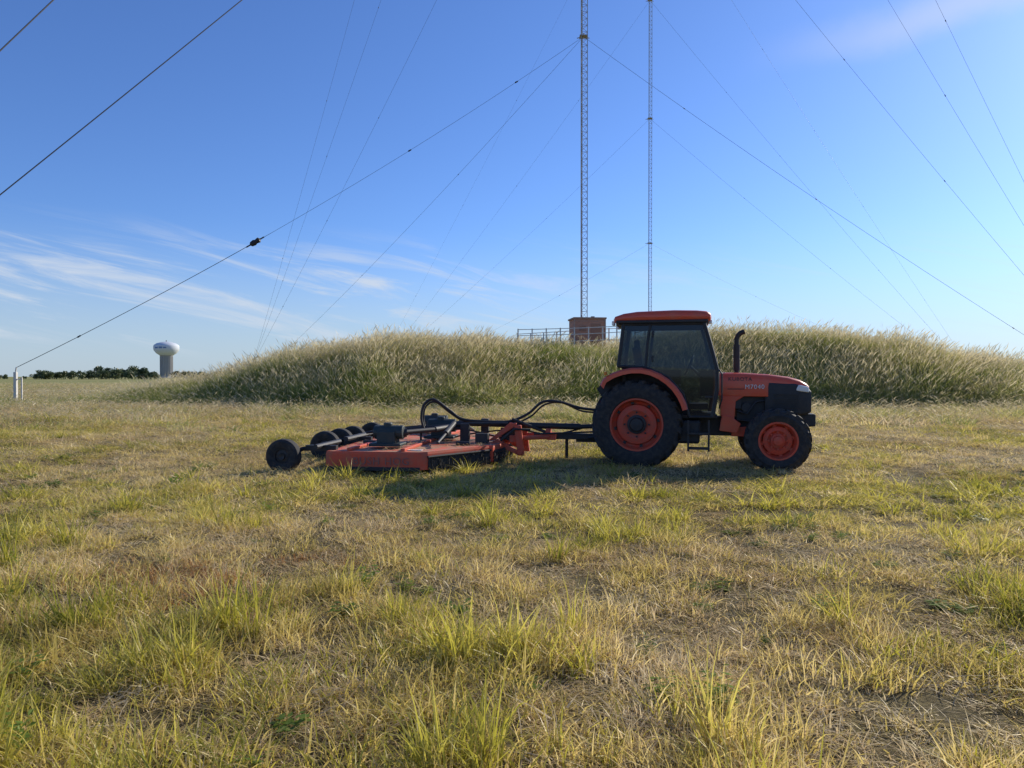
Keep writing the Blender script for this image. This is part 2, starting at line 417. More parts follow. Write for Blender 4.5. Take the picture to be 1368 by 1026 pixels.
def meadow(y0,y1,n,s,hbase):
    for _ in range(n):
        y=y0+(y1-y0)*random.random()**1.2; x=random.uniform(-.82,.82)*y+random.uniform(-3,3)
        if hill(x,y)>.06: continue
        if y>50 and x>-15 and x<.5*y: continue
        c=nz(x,y,.15,12); 
        if y<36:
            if random.random()>sst(20,34,y)+.45*c: continue
        p=nz(x,y,.05,14)
        idx=random.choice([4,4,5,4,1]) if random.random()>.25+.6*p else random.choice([1,3,2])
        mp.append((x,y,gz(x,y)-.02,idx,s*random.uniform(.8,1.3),hbase*random.uniform(.7,1.3)*(1+.4*c),random.uniform(0,6.28),0,0))
meadow(20,50,5600,1.1,.42)
meadow(50,130,4800,2.2,.5)
mg=scatter('meadow_grass',mp,tallp)

# ---------------------------------------------------------------- tractor
TR=empty('tractor',(2.21,12.83,-.01),R(-13))
def wheel(pre,c,Ro,W,rim,side,nl,lugh,parent,rimmat,hubmat):
    hw=W/2
    prof=[(rim,-hw*.78),(rim+.03,-hw*.95),((rim+Ro)/2,-hw*1.04),(Ro-.07,-hw*.98),(Ro-.02,-hw*.80),(Ro,-hw*.4),(Ro+.004,0),(Ro,hw*.4),(Ro-.02,hw*.80),(Ro-.07,hw*.98),((rim+Ro)/2,hw*1.04),(rim+.03,hw*.95),(rim,hw*.78)]
    prof=[(r-lugh if r>Ro-.08 else r,h) for r,h in prof]
    mb=MB().revolve(prof,c,n=56)
    for k in range(nl):
        for sg in(-1,1):
            t0=2*math.pi*(k+(.5 if sg>0 else 0))/nl
            dt=.115*2*math.pi/nl*2.2; sw=2*math.pi/nl*.95
            st=[(0,0.0,Ro),(.5,.45,Ro),(.88,.85,Ro-.012),(1.02,1.0,Ro-.075)]
            vs=[]
            for (f,g_,rr) in st:
                y=sg*hw*f - sg*.015
                tc=t0+sw*g_*.75
                for tt,r2 in((tc-dt,rr-lugh-.015),(tc-dt*.8,rr),(tc+dt*.8,rr),(tc+dt,rr-lugh-.015)):
                    vs.append((c[0]+r2*math.cos(tt),c[1]+y,c[2]+r2*math.sin(tt)))
            fs=[]
            for i in range(3):
                for q in range(4): fs.append((i*4+q,i*4+(q+1)%4,(i+1)*4+(q+1)%4,(i+1)*4+q))
            fs+=[(3,2,1,0),(12,13,14,15)]
            mb.add(vs,fs)
    mk(pre+'_tyre',mb,RUBBER,parent,smooth=True)
    s=side
    y0=s*hw*.80
    rp=[(rim+.012,y0),(rim+.012,y0+s*.012),(rim-.015,y0+s*.012),(rim-.03,y0-s*.03),(rim-.05,y0-s*.12),(rim*.80,y0-s*.14),(rim*.76,y0-s*.085),(rim*.55,y0-s*.07),(rim*.42,y0-s*.10),(rim*.36,y0-s*.10)]
    mk(pre+'_rim',MB().revolve(rp,c,n=48),rimmat,parent,smooth=True)
    hp=[(rim*.37,y0-s*.13),(rim*.37,y0-s*.06),(rim*.28,y0-s*.05),(rim*.24,y0-s*.01),(.0005,y0)]
    mb=MB().revolve(hp,c,n=24)
    for i in range(8):
        a=2*math.pi*i/8; p=(c[0]+rim*.47*math.cos(a),c[1]+y0-s*.09,c[2]+rim*.47*math.sin(a))
        mb.cyl(p,(p[0],p[1]+s*.035,p[2]),.016,n=6)
        p=(c[0]+rim*.86*math.cos(a+.2),c[1]+y0-s*.14,c[2]+rim*.86*math.sin(a+.2))
        mb.box((p[0],p[1]+s*.02,p[2]),(.05,.05,.05),(0,-(a+.2),0))
    mk(pre+'_hub',mb,hubmat,parent,smooth=True)
    mk(pre+'_rim_back',MB().cyl((c[0],c[1]-s*.05,c[2]),(c[0],c[1]-s*.06,c[2]),rim*.99,n=32),BLACK,parent)
for sd,nm in((-1,'near'),(1,'far')):
    wheel(nm+'_rear',(0,sd*.66,.725),.735,.42,.42,sd,20,.035,TR,RIM,BLACK)
    wheel(nm+'_front',(2.19,sd*.70,.50),.51,.30,.29,sd,18,.028,TR,RIM,RIM)
def fender(sd):
    mb=MB(); secs=[]
    angs=[132,125,115,105,95,85,75,65,55,45,35,25,18]
    for i,a in enumerate(angs):
        r=.93 if a>80 else .93-.07*(80-a)/60
        if a==132: r-=.05
        t=R(a); ct,st=math.cos(t),math.sin(t); cz=.725
        wy0,wy1=sd*.40,sd*.90
        th=.022; lip=.07
        pr=[(wy0,r),(wy1-sd*.04,r),(wy1,r-.03),(wy1,r-lip-.02),(wy1-sd*.02,r-lip-.02),(wy1-sd*.022,r-.035),(wy1-sd*.05,r-th),(wy0,r-th)]
        secs.append([(rr*ct,yy,cz+rr*st) for yy,rr in pr])
    mb.loft(secs); return mb
for sd,nm in((-1,'near'),(1,'far')):
    mk(nm+'_rear_fender',fender(sd),ORANGE,TR,smooth=True)
    poly=[]
    for a in range(140,10,-8): poly.append((.90*math.cos(R(a)),.725+.90*math.sin(R(a))))
    poly+= [(.75,.62),(.3,.62),(-.35,.75)]
    mk(nm+'_fender_inner',MB().prism(poly,sd*.40,sd*.43),BLACK,TR)
mk('tail_lamp',MB().box((-.50,-.84,1.56),(.05,.10,.06)).box((-.50,.84,1.56),(.05,.10,.06)),AMBER,TR,bevel=.01)
mb=MB().box((.3,0,.72),(1.5,.34,.42)).box((1.55,0,.68),(1.2,.30,.32)).cyl((0,-.5,.725),(0,.5,.725),.13,n=20).box((-.5,0,.55),(.25,.36,.35))
mb.cyl((2.19,-.6,.5),(2.19,.6,.5),.065,n=14).box((2.2,0,.56),(.32,.26,.22)).box((2.35,0,.75),(.55,.34,.10))
mb.cyl((2.19,-.52,.5),(2.19,-.52,.68),.06,n=12).cyl((2.05,-.55,.45),(2.05,.55,.45),.022,n=8)
mk('drivetrain',mb,BLACK,TR,bevel=.02)
mb=MB()
for s in(-.3,.3):
    mb.tube([(-.1,s,.55),(-.5,s*1.15,.5),(-.85,s*1.25,.46)],.028)
    mb.tube([(-.35,s,1.05),(-.62,s*1.15,1.0),(-.66,s*1.15,.5)],.02)
mb.box((-.75,0,.38),(.7,.09,.05)).box((-.52,0,1.0),(.2,.3,.18))
mk('rear_linkage',mb,BLACK,TR)
mk('cab_floor',MB().box((.95,0,.86),(.66,1.18,.07)).box((.2,0,1.22),(1.0,.78,.30)).box((-.22,0,1.45),(.08,1.1,.42)),BLACK,TR,bevel=.015)
yb,yt=.735,.69
def pil(pts,r=.028):
    m_=MB()
    for s in(-1,1): m_.tube([(x,s*(yb+(yt-yb)*max(0,min(1,(z-1.6)/.78))),z) for x,z in pts],r,n=8)
    return m_.v,m_.f
mb=MB()
for pts_,r_ in (([(-.22,2.40),(-.25,2.1),(-.30,1.68)],.030),([(.22,2.40),(.17,2.05),(.14,1.66)],.024),([(1.06,2.40),(1.16,2.05),(1.27,1.62),(1.27,1.3),(1.20,.86)],.033),
    ([(-.30,1.68),(.14,1.66),(.50,1.50),(.74,1.22),(.84,.86),(1.20,.86)],.024),([(-.24,2.37),(1.07,2.37)],.03)):
    v,f=pil(pts_,r_); mb.add(v,f)
for z,x in((2.37,-.22),(1.68,-.30),(2.37,1.06)):
    mb.tube([(x,-.7,z),(x,.7,z)],.026)
mk('cab_frame',mb,BLACK,TR,smooth=True)
mb=MB()
def sidey(z): return yb+(yt-yb)*max(0,min(1,(z-1.6)/.78))
for s in(-1,1):
    q=[(-.24,2.36),(.21,2.36),(.17,2.05),(.13,1.67),(-.29,1.69)]
    mb.add([(x,s*sidey(z),z) for x,z in q],[tuple(range(5))])
    q1=[(.23,2.36),(1.05,2.36),(1.15,2.05),(1.26,1.62),(.15,1.67),(.18,2.05)]
    mb.add([(x,s*sidey(z),z) for x,z in q1],[tuple(range(6))])
    q2=[(.15,1.67),(1.26,1.62),(1.26,1.3),(1.19,.87),(.85,.87),(.75,1.22),(.50,1.51)]
    mb.add([(x,s*yb,z) for x,z in q2],[tuple(range(7))])
mb.add([(-.23,-.68,2.36),(-.23,.68,2.36),(-.30,.72,1.69),(-.30,-.72,1.69)],[(0,1,2,3)])
mb.add([(1.06,-.68,2.36),(1.06,.68,2.36),(1.16,.70,2.05),(1.27,.72,1.62),(1.27,-.72,1.62),(1.16,-.70,2.05)],[(0,1,2,3,4,5)])
mk('cab_glass',mb,GLASS,TR,fix=False)
mk('door_handle',MB().box((1.14,-.765,1.18),(.12,.03,.03)).box((.25,-.75,1.8),(.03,.03,.10)).box((.25,-.75,2.2),(.03,.03,.08)),BLACK,TR,bevel=.006)
mb=MB().box((.22,0,1.42),(.5,.5,.14)).box((.0,0,1.72),(.13,.48,.60),(0,R(-10),0)).box((-.04,0,2.06),(.09,.26,.16)).box((.22,-.3,1.58),(.34,.07,.06)).box((.22,.3,1.58),(.34,.07,.06))
mk('driver_seat',mb,SEATM,TR,bevel=.04)
mb=MB().box((1.12,0,1.40),(.20,.5,.42)).tube([(1.05,0,1.5),(.86,0,1.68)],.025)
th=[(.84+.07*math.cos(t),.20*math.sin(t),1.70+.16*math.cos(t)) for t in np.linspace(0,2*math.pi,25)]
mb.tube(th,.016).box((.84,0,1.70),(.03,.36,.03)).box((1.0,.2,1.0),(.3,.6,.1)).box((.35,.5,1.5),(.7,.2,.25))
mk('dashboard_and_steering',mb,BLACK,TR)
st=[(-.39,2.43,2.46,.62,.012),(-.36,2.40,2.50,.70,.04),(-.22,2.395,2.545,.745,.07),(.0,2.395,2.575,.755,.08),(.6,2.395,2.59,.755,.08),(.95,2.395,2.58,.75,.08),(1.10,2.395,2.565,.74,.07),(1.16,2.41,2.53,.71,.05),(1.18,2.44,2.49,.66,.02)]
mk('cab_roof',MB().loft([rsec(x,a,b,w,r) for x,a,b,w,r in st]),ORANGE,TR,smooth=True)
mk('roof_underside',MB().slab([(-.30,-.70),(1.10,-.70),(1.14,-.55),(1.14,.55),(1.10,.70),(-.30,.70),(-.36,.5),(-.36,-.5)],2.36,2.41),BLACK,TR,bevel=.01)
mk('roof_lip',MB().slab([(-.34,-.757),(1.13,-.757),(1.13,-.70),(-.34,-.70)],2.385,2.43).slab([(-.34,.70),(1.13,.70),(1.13,.757),(-.34,.757)],2.385,2.43),BLACK,TR,bevel=.008)
mk('work_lights',MB().box((-.40,-.5,2.40),(.05,.14,.07)).box((-.40,.5,2.40),(.05,.14,.07)).box((1.17,-.52,2.40),(.05,.14,.06)),LAMP,TR,bevel=.01)
mb=MB().prism([(.62,.42),(1.0,.42),(1.02,.80),(.72,.80)],-.68,-.28)
mk('fuel_tank',mb,BLACK,TR,bevel=.04)
mb=MB()
for z,yy in((.36,-.80),(.60,-.76)):
    mb.box((.98,yy,z),(.34,.20,.03))
mb.box((.82,-.78,.56),(.03,.06,.50)).box((1.14,-.78,.56),(.03,.06,.50)).tube([(1.30,-.72,1.0),(1.34,-.80,1.15),(1.34,-.80,1.55),(1.30,-.73,1.62)],.013)
mk('steps',mb,BLACK,TR)
hs=[(1.30,1.20,1.565,.36,.10),(1.36,1.19,1.575,.365,.11),(1.7,1.185,1.57,.365,.11),(2.1,1.18,1.545,.355,.11),(2.4,1.18,1.505,.34,.11),(2.58,1.20,1.455,.32,.11),(2.68,1.22,1.40,.29,.08),(2.73,1.25,1.35,.24,.045)]
mk('hood',MB().loft([rsec(x,a,b,w,r,k=6,rb=.01) for x,a,b,w,r in hs]),ORANGE,TR,smooth=True)
gs=[(2.04,.92,1.22,.335,.02),(2.10,.88,1.42,.362,.03),(2.5,.88,1.40,.345,.04),(2.68,.89,1.36,.31,.05),(2.76,.93,1.27,.26,.04)]
mk('nose_grille',MB().loft([rsec(x,a,b,w,r) for x,a,b,w,r in gs]),BLACK,TR,smooth=True)
mb=MB()
for i in range(9): mb.box((2.36,-.362+.006*(i%2),.94+i*.035),(.40,.012,.010),(0,0,R(2.5)))
mk('grille_louvres',mb,BLACK,TR)
mk('head_lamp',MB().prism([(2.50,1.28),(2.72,1.25),(2.71,1.34),(2.55,1.38)],-.345,-.25).prism([(2.50,1.28),(2.72,1.25),(2.71,1.34),(2.55,1.38)],.25,.345),LAMP,TR,bevel=.02)
mk('hood_lower_side',MB().prism([(1.34,.86),(1.56,.80),(1.58,1.10),(1.72,1.19),(1.34,1.19)],-.36,.36),ORANGE,TR,bevel=.01)
mk('side_bracket',MB().prism([(1.32,.62),(1.60,.58),(1.66,.74),(1.50,.86),(1.36,.88)],-.40,-.34).box((1.9,-.22,.60),(.75,.05,.16)),ORANGE,TR,bevel=.01)
mb=MB().box((1.85,0,.98),(.5,.48,.42)).cyl((1.75,-.26,1.0),(1.75,-.34,1.0),.08,n=16).cyl((1.95,-.26,.86),(1.95,-.36,.86),.055,n=16).box((1.62,-.27,1.06),(.1,.12,.16))
mb.tube([(1.6,-.3,.95),(1.75,-.36,.9),(1.9,-.33,1.1),(2.05,-.3,1.12)],.02).tube([(1.6,-.31,.8),(1.8,-.37,.78),(2.0,-.33,.9)],.015)
mk('engine',mb,BLACK,TR,bevel=.012)
mk('front_weight_bracket',MB().prism([(2.45,.66),(2.84,.70),(2.84,.90),(2.5,.9)],-.20,.20),BLACK,TR,bevel=.02)
mb=MB().cyl((1.62,.1,1.5),(1.62,.1,1.64),.045,n=16).cyl((1.62,.1,1.62),(1.62,.1,2.05),.058,n=18).tube([(1.62,.1,2.04),(1.62,.1,2.14),(1.64,.1,2.2),(1.69,.1,2.25),(1.75,.1,2.27)],.042,n=14)
mk('exhaust_stack',mb,BLACK,TR,smooth=True)
def text(name,s,size,loc,rot,mat,parent,ext=.002):
    c=bpy.data.curves.new(name,'FONT'); c.body=s; c.size=size; c.extrude=ext; c.space_character=1.15
    o=bpy.data.objects.new(name,c); scene.collection.objects.link(o); o.location=loc; o.rotation_euler=rot; c.materials.append(mat); o.parent=parent; return o
text('hood_lettering','KUBOTA',.085,(1.46,-.372,1.44),(R(88),0,R(.5)),paint('dark_decal',(.05,.02,.02)),TR)
text('hood_lettering_lower','M7040',.10,(1.72,-.375,1.31),(R(90),0,R(1)),WHITE,TR,.004)
mk('hood_stripe',MB().box((1.58,-.368,1.305),(.26,.006,.012)),BLACK,TR)

# ---------------------------------------------------------------- mower
MW=empty('rotary_mower',(1.3,12.95,0),R(-8))
ZT=.36; ZB=.09
wing=[(-3.88,-2.2),(-2.42,-2.2),(-2.30,-2.12),(-1.55,-.97),(-3.93,-.97)]
cen=[(-3.95,-.94),(-1.50,-.94),(-1.40,-.5),(-1.40,.5),(-1.50,.94),(-3.95,.94)]
wing2=[(x,-y) for x,y in reversed(wing)]
def deckm():
    m,nt,out=newmat('deck_top_debris')
    b=N(nt,'ShaderNodeBsdfPrincipled'); b.inputs['Roughness'].default_value=.8
    tc=N(nt,'ShaderNodeTexCoord'); n1=N(nt,'ShaderNodeTexNoise'); n1.inputs['Scale'].default_value=3.5; n1.inputs['Detail'].default_value=9; n1.inputs['Roughness'].default_value=.7
    nt.links.new(tc.outputs['Object'],n1.inputs['Vector'])
    rp=ramp(nt,[(.40,(.66,.13,.07)),(.52,(.42,.20,.12)),(.66,(.36,.29,.17))]); nt.links.new(n1.outputs['Fac'],rp.inputs[0]); nt.links.new(rp.outputs[0],b.inputs['Base Color'])
    nt.links.new(b.outputs[0],out.inputs[0]); return m
DECK=deckm()
def insetpoly(poly,d):
    cx=sum(p[0] for p in poly)/len(poly); cy=sum(p[1] for p in poly)/len(poly)
    return [(x+(cx-x)*d,y+(cy-y)*d) for x,y in poly]
for nm,pl in(('near_wing',wing),('centre',cen),('far_wing',wing2)):
    secs=[]
    for z,ins in((ZB,0),(ZT-.035,0),(ZT,.012),(ZT,.03)):
        q=insetpoly(pl,ins); secs.append([(x,y,z) for x,y in q])
    o=MB(); o.loft(secs); o.f=o.f[:-2]
    mk(nm+'_deck_skirt',o,ORANGE_OLD,MW,smooth=False,fix=False)
    q=insetpoly(pl,.029)
    mk(nm+'_deck_top',MB().slab(q,ZT-.03,ZT-.004),DECK,MW)
    mb=MB()
    ys=[p[1] for p in pl]; y0,y1=min(ys),max(ys)
    for fx in(-3.55,-2.7):
        a,b_=(y0+.1,y1-.1)
        mb.box((fx,(a+b_)/2,ZT+.02),(.07,b_-a,.045))
    mk(nm+'_ribs',mb,ORANGE_OLD,MW,bevel=.008)
mk('side_skid',MB().box((-3.15,-2.215,.10),(1.5,.02,.06)).box((-3.15,2.215,.10),(1.5,.02,.06)),BLACK,MW,bevel=.006)
text('wing_lettering','BUSH HOG',.16,(-3.45,-2.212,.165),(R(90),0,0),paint('faded_lettering',(.22,.13,.11),.6,dirt=.8,dirtcol=(.55,.12,.07),scale=12),MW)
mk('wing_decal',MB().box((-2.62,-1.9,ZT+.004),(.35,.12,.006)),WHITE,MW)
mb=MB()
def chains(a,b_,n):
    a=Vector(a);b_=Vector(b_)
    d=(b_-a).normalized()
    nn=Vector((d.y,-d.x,0))
    for i in range(n):
        p=a+(b_-a)*(i+.5)/n + nn*.02
        for k in range(5):
            mb.box((p.x+random.gauss(0,.004),p.y+random.gauss(0,.004),.26-k*.05),(.022,.022,.042),(0,0,random.uniform(0,3)))
chains((-2.30,-2.12,0),(-1.55,-.97,0),34); chains((-1.5,-.94,0),(-1.4,-.5,0),10); chains((-1.4,-.5,0),(-1.4,.5,0),26)
chains((-1.4,.5,0),(-1.5,.94,0),10); chains((-1.55,.97,0),(-2.3,2.12,0),34)
mb.tube([(-2.29,-2.15,.285),(-1.53,-.99,.285)],.018).tube([(-2.29,2.15,.285),(-1.53,.99,.285)],.018)
mk('chain_guards',mb,BLACK,MW)
mk('front_deflector',MB().prism([(0,.10),(1.36,.10),(1.36,.27),(0,.27)],0,.008),BLACK,MW)
fd=bpy.data.objects['front_deflector']; fd.location=(-2.288,-2.135,0); fd.rotation_euler=(0,0,math.atan2(1.15,.75))
def tailwheel(y,i):
    c=(-4.60,y,.265)
    mb=MB().revolve([(.11,-.07),(.16,-.10),(.23,-.10),(.262,-.07),(.27,0),(.262,.07),(.23,.10),(.16,.10),(.11,.07)],c,n=32,closed=True)
    mk(f'tail_tyre_{i}',mb,RUBBER,MW,smooth=True)
    mb=MB().revolve([(.001,-.075),(.05,-.085),(.055,-.06),(.12,-.05),(.12,.05),(.055,.06),(.05,.085),(.001,.075)],c,n=20)
    mk(f'tail_rim_{i}',mb,BLACK,MW,smooth=True)
    mb=MB().cyl((c[0],y+.02,c[2]),(c[0],y+.19,c[2]),.025)
    mb.tube([(c[0],y+.17,c[2]),(c[0]+.25,y+.17,c[2]+.10),(-3.9,y+.17,.40)],.035,n=6).box((-4.05,y+.17,.38),(.5,.09,.09))
    mk(f'tail_arm_{i}',mb,BLACK,MW)
for i,y in enumerate((-2.12,-.45,.25,.95,2.1)): tailwheel(y,i)
mk('axle_tube',MB().tube([(-4.05,-.9,.43),(-4.05,1.2,.43)],.045).tube([(-4.05,-2.2,.42),(-4.05,-1.2,.42)],.04).tube([(-4.05,2.2,.42),(-4.05,1.2,.42)],.04),BLACK,MW)
def gearbox(x,y,s=1.0):
    mb=MB().box((x,y,ZT+.06),(.52*s,.42*s,.05)).box((x,y,ZT+.17*s),(.30*s,.28*s,.2*s)).cyl((x-.22*s,y,ZT+.25*s),(x+.26*s,y,ZT+.25*s),.11*s,n=18)
    mb.cyl((x,y,ZT+.25*s),(x,y,ZT+.40*s),.07*s,n=14)
    return mb
mk('near_gearbox',gearbox(-3.1,-1.55),TEAL,MW,bevel=.015); mk('centre_gearbox',gearbox(-2.6,0,1.05),TEAL,MW,bevel=.015); mk('far_gearbox',gearbox(-3.1,1.55),TEAL,MW,bevel=.015)
mb=MB()
mb.tube([(-2.90,-1.5,.60),(-2.5,-.9,.61)],.040,12).tube([(-2.5,-.9,.61),(-2.25,-.2,.63)],.050,12).tube([(-2.95,1.5,.62),(-2.25,.2,.63)],.045,12)
mb.tube([(-2.3,0,.66),(-1.3,0,.64)],.045,12).tube([(-1.3,0,.64),(-.1,0,.62)],.055,14).tube([(-.1,0,.62),(.45,0,.64)],.04,12)
for q in((-2.90,-1.5,.60),(-2.25,-.2,.63),(-1.3,0,.64)): mb.cyl((q[0]-.06,q[1]-.03,q[2]),(q[0]+.08,q[1]+.03,q[2]),.075,n=14)
mk('drive_shafts',mb,BLACK,MW,smooth=True)
mb=MB()
for s in(-1,1):
    mb.tube([(-2.3,s*1.5,.44),(-2.3,s*.9,.55)],.025,8); mb.tube([(-2.3,s*.95,.55),(-2.3,s*.3,.68)],.045,12)
    for xx in(-3.6,-2.0): mb.cyl((xx-.12,s*.955,ZT+.03),(xx+.12,s*.955,ZT+.03),.035,n=10)
mb.tube([(-3.9,-.3,.5),(-2.0,-.3,.68),(-1.35,-.2,.68)],.026,8).tube([(-3.9,.3,.5),(-2.0,.3,.68),(-1.35,.2,.68)],.026,8)
mb.box((-2.1,-.3,.52),(.16,.12,.32)).box((-1.85,.3,.55),(.14,.12,.36)).box((-1.75,-.55,.45),(.22,.16,.16))
mk('hydraulic_cylinders',mb,BLACK,MW,smooth=False,bevel=.01)
mb=MB()
for s in(-.38,.38):
    mb.prism([(-1.62,.36),(-1.14,.14),(-1.08,.19),(-1.52,.42)],s-.03,s+.03)
    mb.prism([(-1.16,.14),(-1.04,.14),(-1.10,.66),(-1.22,.66)],s-.034,s+.034)
    mb.prism([(-1.66,.40),(-1.56,.40),(-1.18,.66),(-1.18,.70),(-1.30,.70)],s-.028,s+.028)
    mb.cyl((-1.12,s-.06,.20),(-1.12,s+.06,.20),.05,n=12).cyl((-1.15,s-.05,.62),(-1.15,s+.05,.62),.035,n=10)
mb.box((-1.25,0,.42),(.12,.70,.12)).box((-1.16,0,.62),(.07,.70,.06)).prism([(-1.5,.36),(-1.2,.3),(-1.2,.56),(-1.5,.6)],-.12,-.06)
mk('hitch_frame',mb,ORANGE_OLD,MW,bevel=.008)
mk('hitch_hardware',MB().tube([(-1.45,-.46,.40),(-1.2,-.46,.60),(-.95,-.30,.58)],.022,8).box((-1.35,-.2,.50),(.22,.14,.20)).tube([(-1.3,-.1,.75),(-.7,-.05,.52)],.03,8),BLACK,MW,bevel=.006)
mb=MB()
for s in(-1,1): mb.tube([(-1.1,s*.34,.44),(-.62,s*.16,.45)],.045,6)
mb.box((-.60,0,.45),(.16,.38,.11)).box((-.66,0,.50),(.08,.26,.18))
mk('tongue_frame',mb,ORANGE_OLD,MW,bevel=.01)
mb=MB().box((-.12,0,.45),(.90,.12,.10)).box((.30,0,.43),(.12,.14,.16)).tube([(-.35,.14,.44),(-.35,.14,.05)],.03,8)
mb.tube([(-.9,-.22,.50),(.35,-.25,.56)],.018,6)
mk('tongue_bar',mb,BLACK,MW,bevel=.008)
def spl(pts,n=10):
    pts=[Vector(p) for p in pts]; out=[]
    for i in range(len(pts)-1):
        p0=pts[max(i-1,0)];p1=pts[i];p2=pts[i+1];p3=pts[min(i+2,len(pts)-1)]
        for k in range(n):
            t=k/n; out.append(.5*((2*p1)+(-p0+p2)*t+(2*p0-5*p1+4*p2-p3)*t*t+(-p0+3*p1-3*p2+p3)*t**3))
    out.append(pts[-1]); return out
Minv=(Matrix.Translation((1.3,12.95,0))@Matrix.Rotation(R(-8),4,'Z')).inverted()
mb=MB()
def hose(pp,r,dy=0,dz=0):
    mb.tube(spl([Minv@(P(px,py+dz,Y)+Vector((0,dy,0))) for px,py,Y in pp]),r,8)
hose([(568,578,13.0),(563,558,13.0),(567,540,13.0),(580,534,13.0),(600,548,13.05),(618,560,13.1),(650,563,13.1),(680,563,13.1),(705,553,13.1),(725,537,13.05),(748,537,13.0),(775,545,12.95),(800,548,12.9)],.024)
hose([(570,578,13.05),(566,560,13.1),(569,543,13.1),(582,537,13.1),(602,552,13.1),(622,563,13.15),(652,566,13.2),(684,566,13.2),(708,557,13.2),(727,541,13.15),(750,538,13.1),(777,549,13.0),(802,551,12.95)],.016)
hose([(600,585,13.3),(640,578,13.3),(690,574,13.3),(740,580,13.1),(800,566,12.95)],.014)
hose([(530,585,12.6),(560,574,12.8),(610,572,12.9),(650,580,12.9),(690,590,12.8)],.014)
mk('hydraulic_hoses',mb,BLACK,MW,smooth=True)
mk('hose_stand',MB().tube([(-2.95,-.1,.36),(-2.95,-.1,.62)],.02),BLACK,MW)
V=[];Fc=[]
for _ in range(3600):
    x=random.uniform(-3.85,-1.6); y=random.uniform(-2.0,1.9)
    if x>-2.3 and abs(y)>1.3: continue
    if mnoise.noise(Vector((x*1.8,y*1.8,2)))<-.05: continue
    a=random.uniform(0,6.28); L=random.uniform(.03,.12); w=.005; z=ZT+random.uniform(.0,.03)
    dx,dy=math.cos(a)*L,math.sin(a)*L; b=len(V)
    V+=[(x-dy*w/L,y+dx*w/L,z),(x+dy*w/L,y-dx*w/L,z),(x+dx,y+dy,z+random.uniform(-.005,.03))]; Fc.append((b,b+1,b+2))
m_=MB(); m_.add(V,Fc); mk('cut_grass_debris',m_,G_STRAW,MW,fix=False)

# ---------------------------------------------------------------- radio towers
def mast(pos,H,fw,ph,name,mat,leg=.03,br=.014):
    T=empty(name,pos)
    mb=MB(); rr=fw/math.sqrt(3)
    ang=[R(90+20),R(210+20),R(330+20)]
    c=[(rr*math.cos(a),rr*math.sin(a)) for a in ang]
    for q in c: mb.cyl((q[0],q[1],1.2),(q[0],q[1],H),leg,n=5)
    for q in c: mb.cyl((0,0,.05),(q[0],q[1],1.2),leg,n=5)
    n=int((H-1.2)/ph)
    for i in range(n):
        z=1.2+i*ph
        for k in range(3):
            a=c[k];b=c[(k+1)%3]
            mb.cyl((a[0],a[1],z),(b[0],b[1],z),br,n=4,cap=False)
            if i%2: a,b=b,a
            mb.cyl((a[0],a[1],z),(b[0],b[1],z+ph),br,n=4,cap=False)
    mb.tube([(c[0][0]*.6,c[0][1]*.6,1.2),(c[0][0]*.6,c[0][1]*.6,H)],.016,5)
    mk('lattice_mast',mb,mat,T)
    mk('mast_base_insulator',MB().revolve([(.001,-.3),(.25,-.3),(.25,0),(.12,.02),(.18,.1),(.1,.14),(.16,.2),(.06,.3)],(0,0,0),axis='z',n=16),CONC,T)
    return T
def guys(T,pos,lst):
    mb=MB(); ins=MB(); pos=Vector(pos)
    for (z,anc,sag,r,fr) in lst:
        a=Vector((pos.x,pos.y,z)); b=Vector(anc); L=(b-a).length
        pts=[]; rs=[]
        for i in range(29):
            t=i/28; p=a.lerp(b,t); p.z-=sag*L*4*t*(1-t); pts.append(p-pos)
            rs.append(r if not isinstance(r,tuple) else (r[0] if t<.58 else r[1]))
        mb.tube(pts,rs,5)
        r=max(r) if isinstance(r,tuple) else r
        for f in fr:
            p=a.lerp(b,f); p.z-=sag*L*4*f*(1-f); d=(b-a).normalized(); s=max(r,.010)*3.0
            p=p-pos; ins.tube([p-d*s*2.4,p-d*s*1.2,p-d*s*.4,p+d*s*.4,p+d*s*1.2,p+d*s*2.4],[s*.4,s,s*.6,s,s*.9,s*.3],8)
    mk('guy_wires',mb,WIRE,T,fix=False); mk('guy_insulators',ins,BLACK,T)
T1p=(P(779,0,47).x,47.0,2.75); T1=mast(T1p,86,.44,.42,'radio_tower',GALV,.024,.012)
aL=P(22,491,42); aB=(-21.9,20,0); aA=(-17.8,14,0); aF=P(338,486,76); aR=P(1514,538,42); aD=P(372,478,76)
fr5=(.12,.3,.5,.68,.86)
guys(T1,T1p,[
 (23,aL,.022,(.009,.017),(.13,.33,.9)),
 (43,aB,.004,.022,(.2,.45)), (57.6,aA,.004,.020,(.2,.45)),
 (23,aD,.012,.0085,(.3,.62)), (44.5,aF,.012,.008,fr5),(63,aF,.012,.008,fr5),(79,aF,.012,.008,fr5),
 (23,aR,.012,.009,(.45,.2,.8)),(42,aR,.01,.0075,fr5),(58,aR,.01,.007,fr5),(72,aR,.01,.007,fr5)])
a=Vector((T1p[0],47,23)); b=Vector(aL); L=(b-a).length
for i in range(1000):
    t=i/1000; p=a.lerp(b,t); p.z-=.022*L*4*t*(1-t)
    if 684+p.x/p.y*F<=342: break
d=(b-a).normalized(); p=p-Vector(T1p)
mk('strain_insulator',MB().tube([p-d*.34,p-d*.26,p-d*.05,p+d*.05,p+d*.26,p+d*.34],[.05,.17,.13,.18,.15,.05],10).tube([p-d*.6,p+d*.6],.04,6),BLACK,T1,smooth=True)
T2p=(P(867.5,0,80).x,80.0,0.2); T2=mast(T2p,95,.38,.48,'radio_tower',GALV2,.024,.012)
b2r=P(1312,515,95); b2l=P(500,500,112)
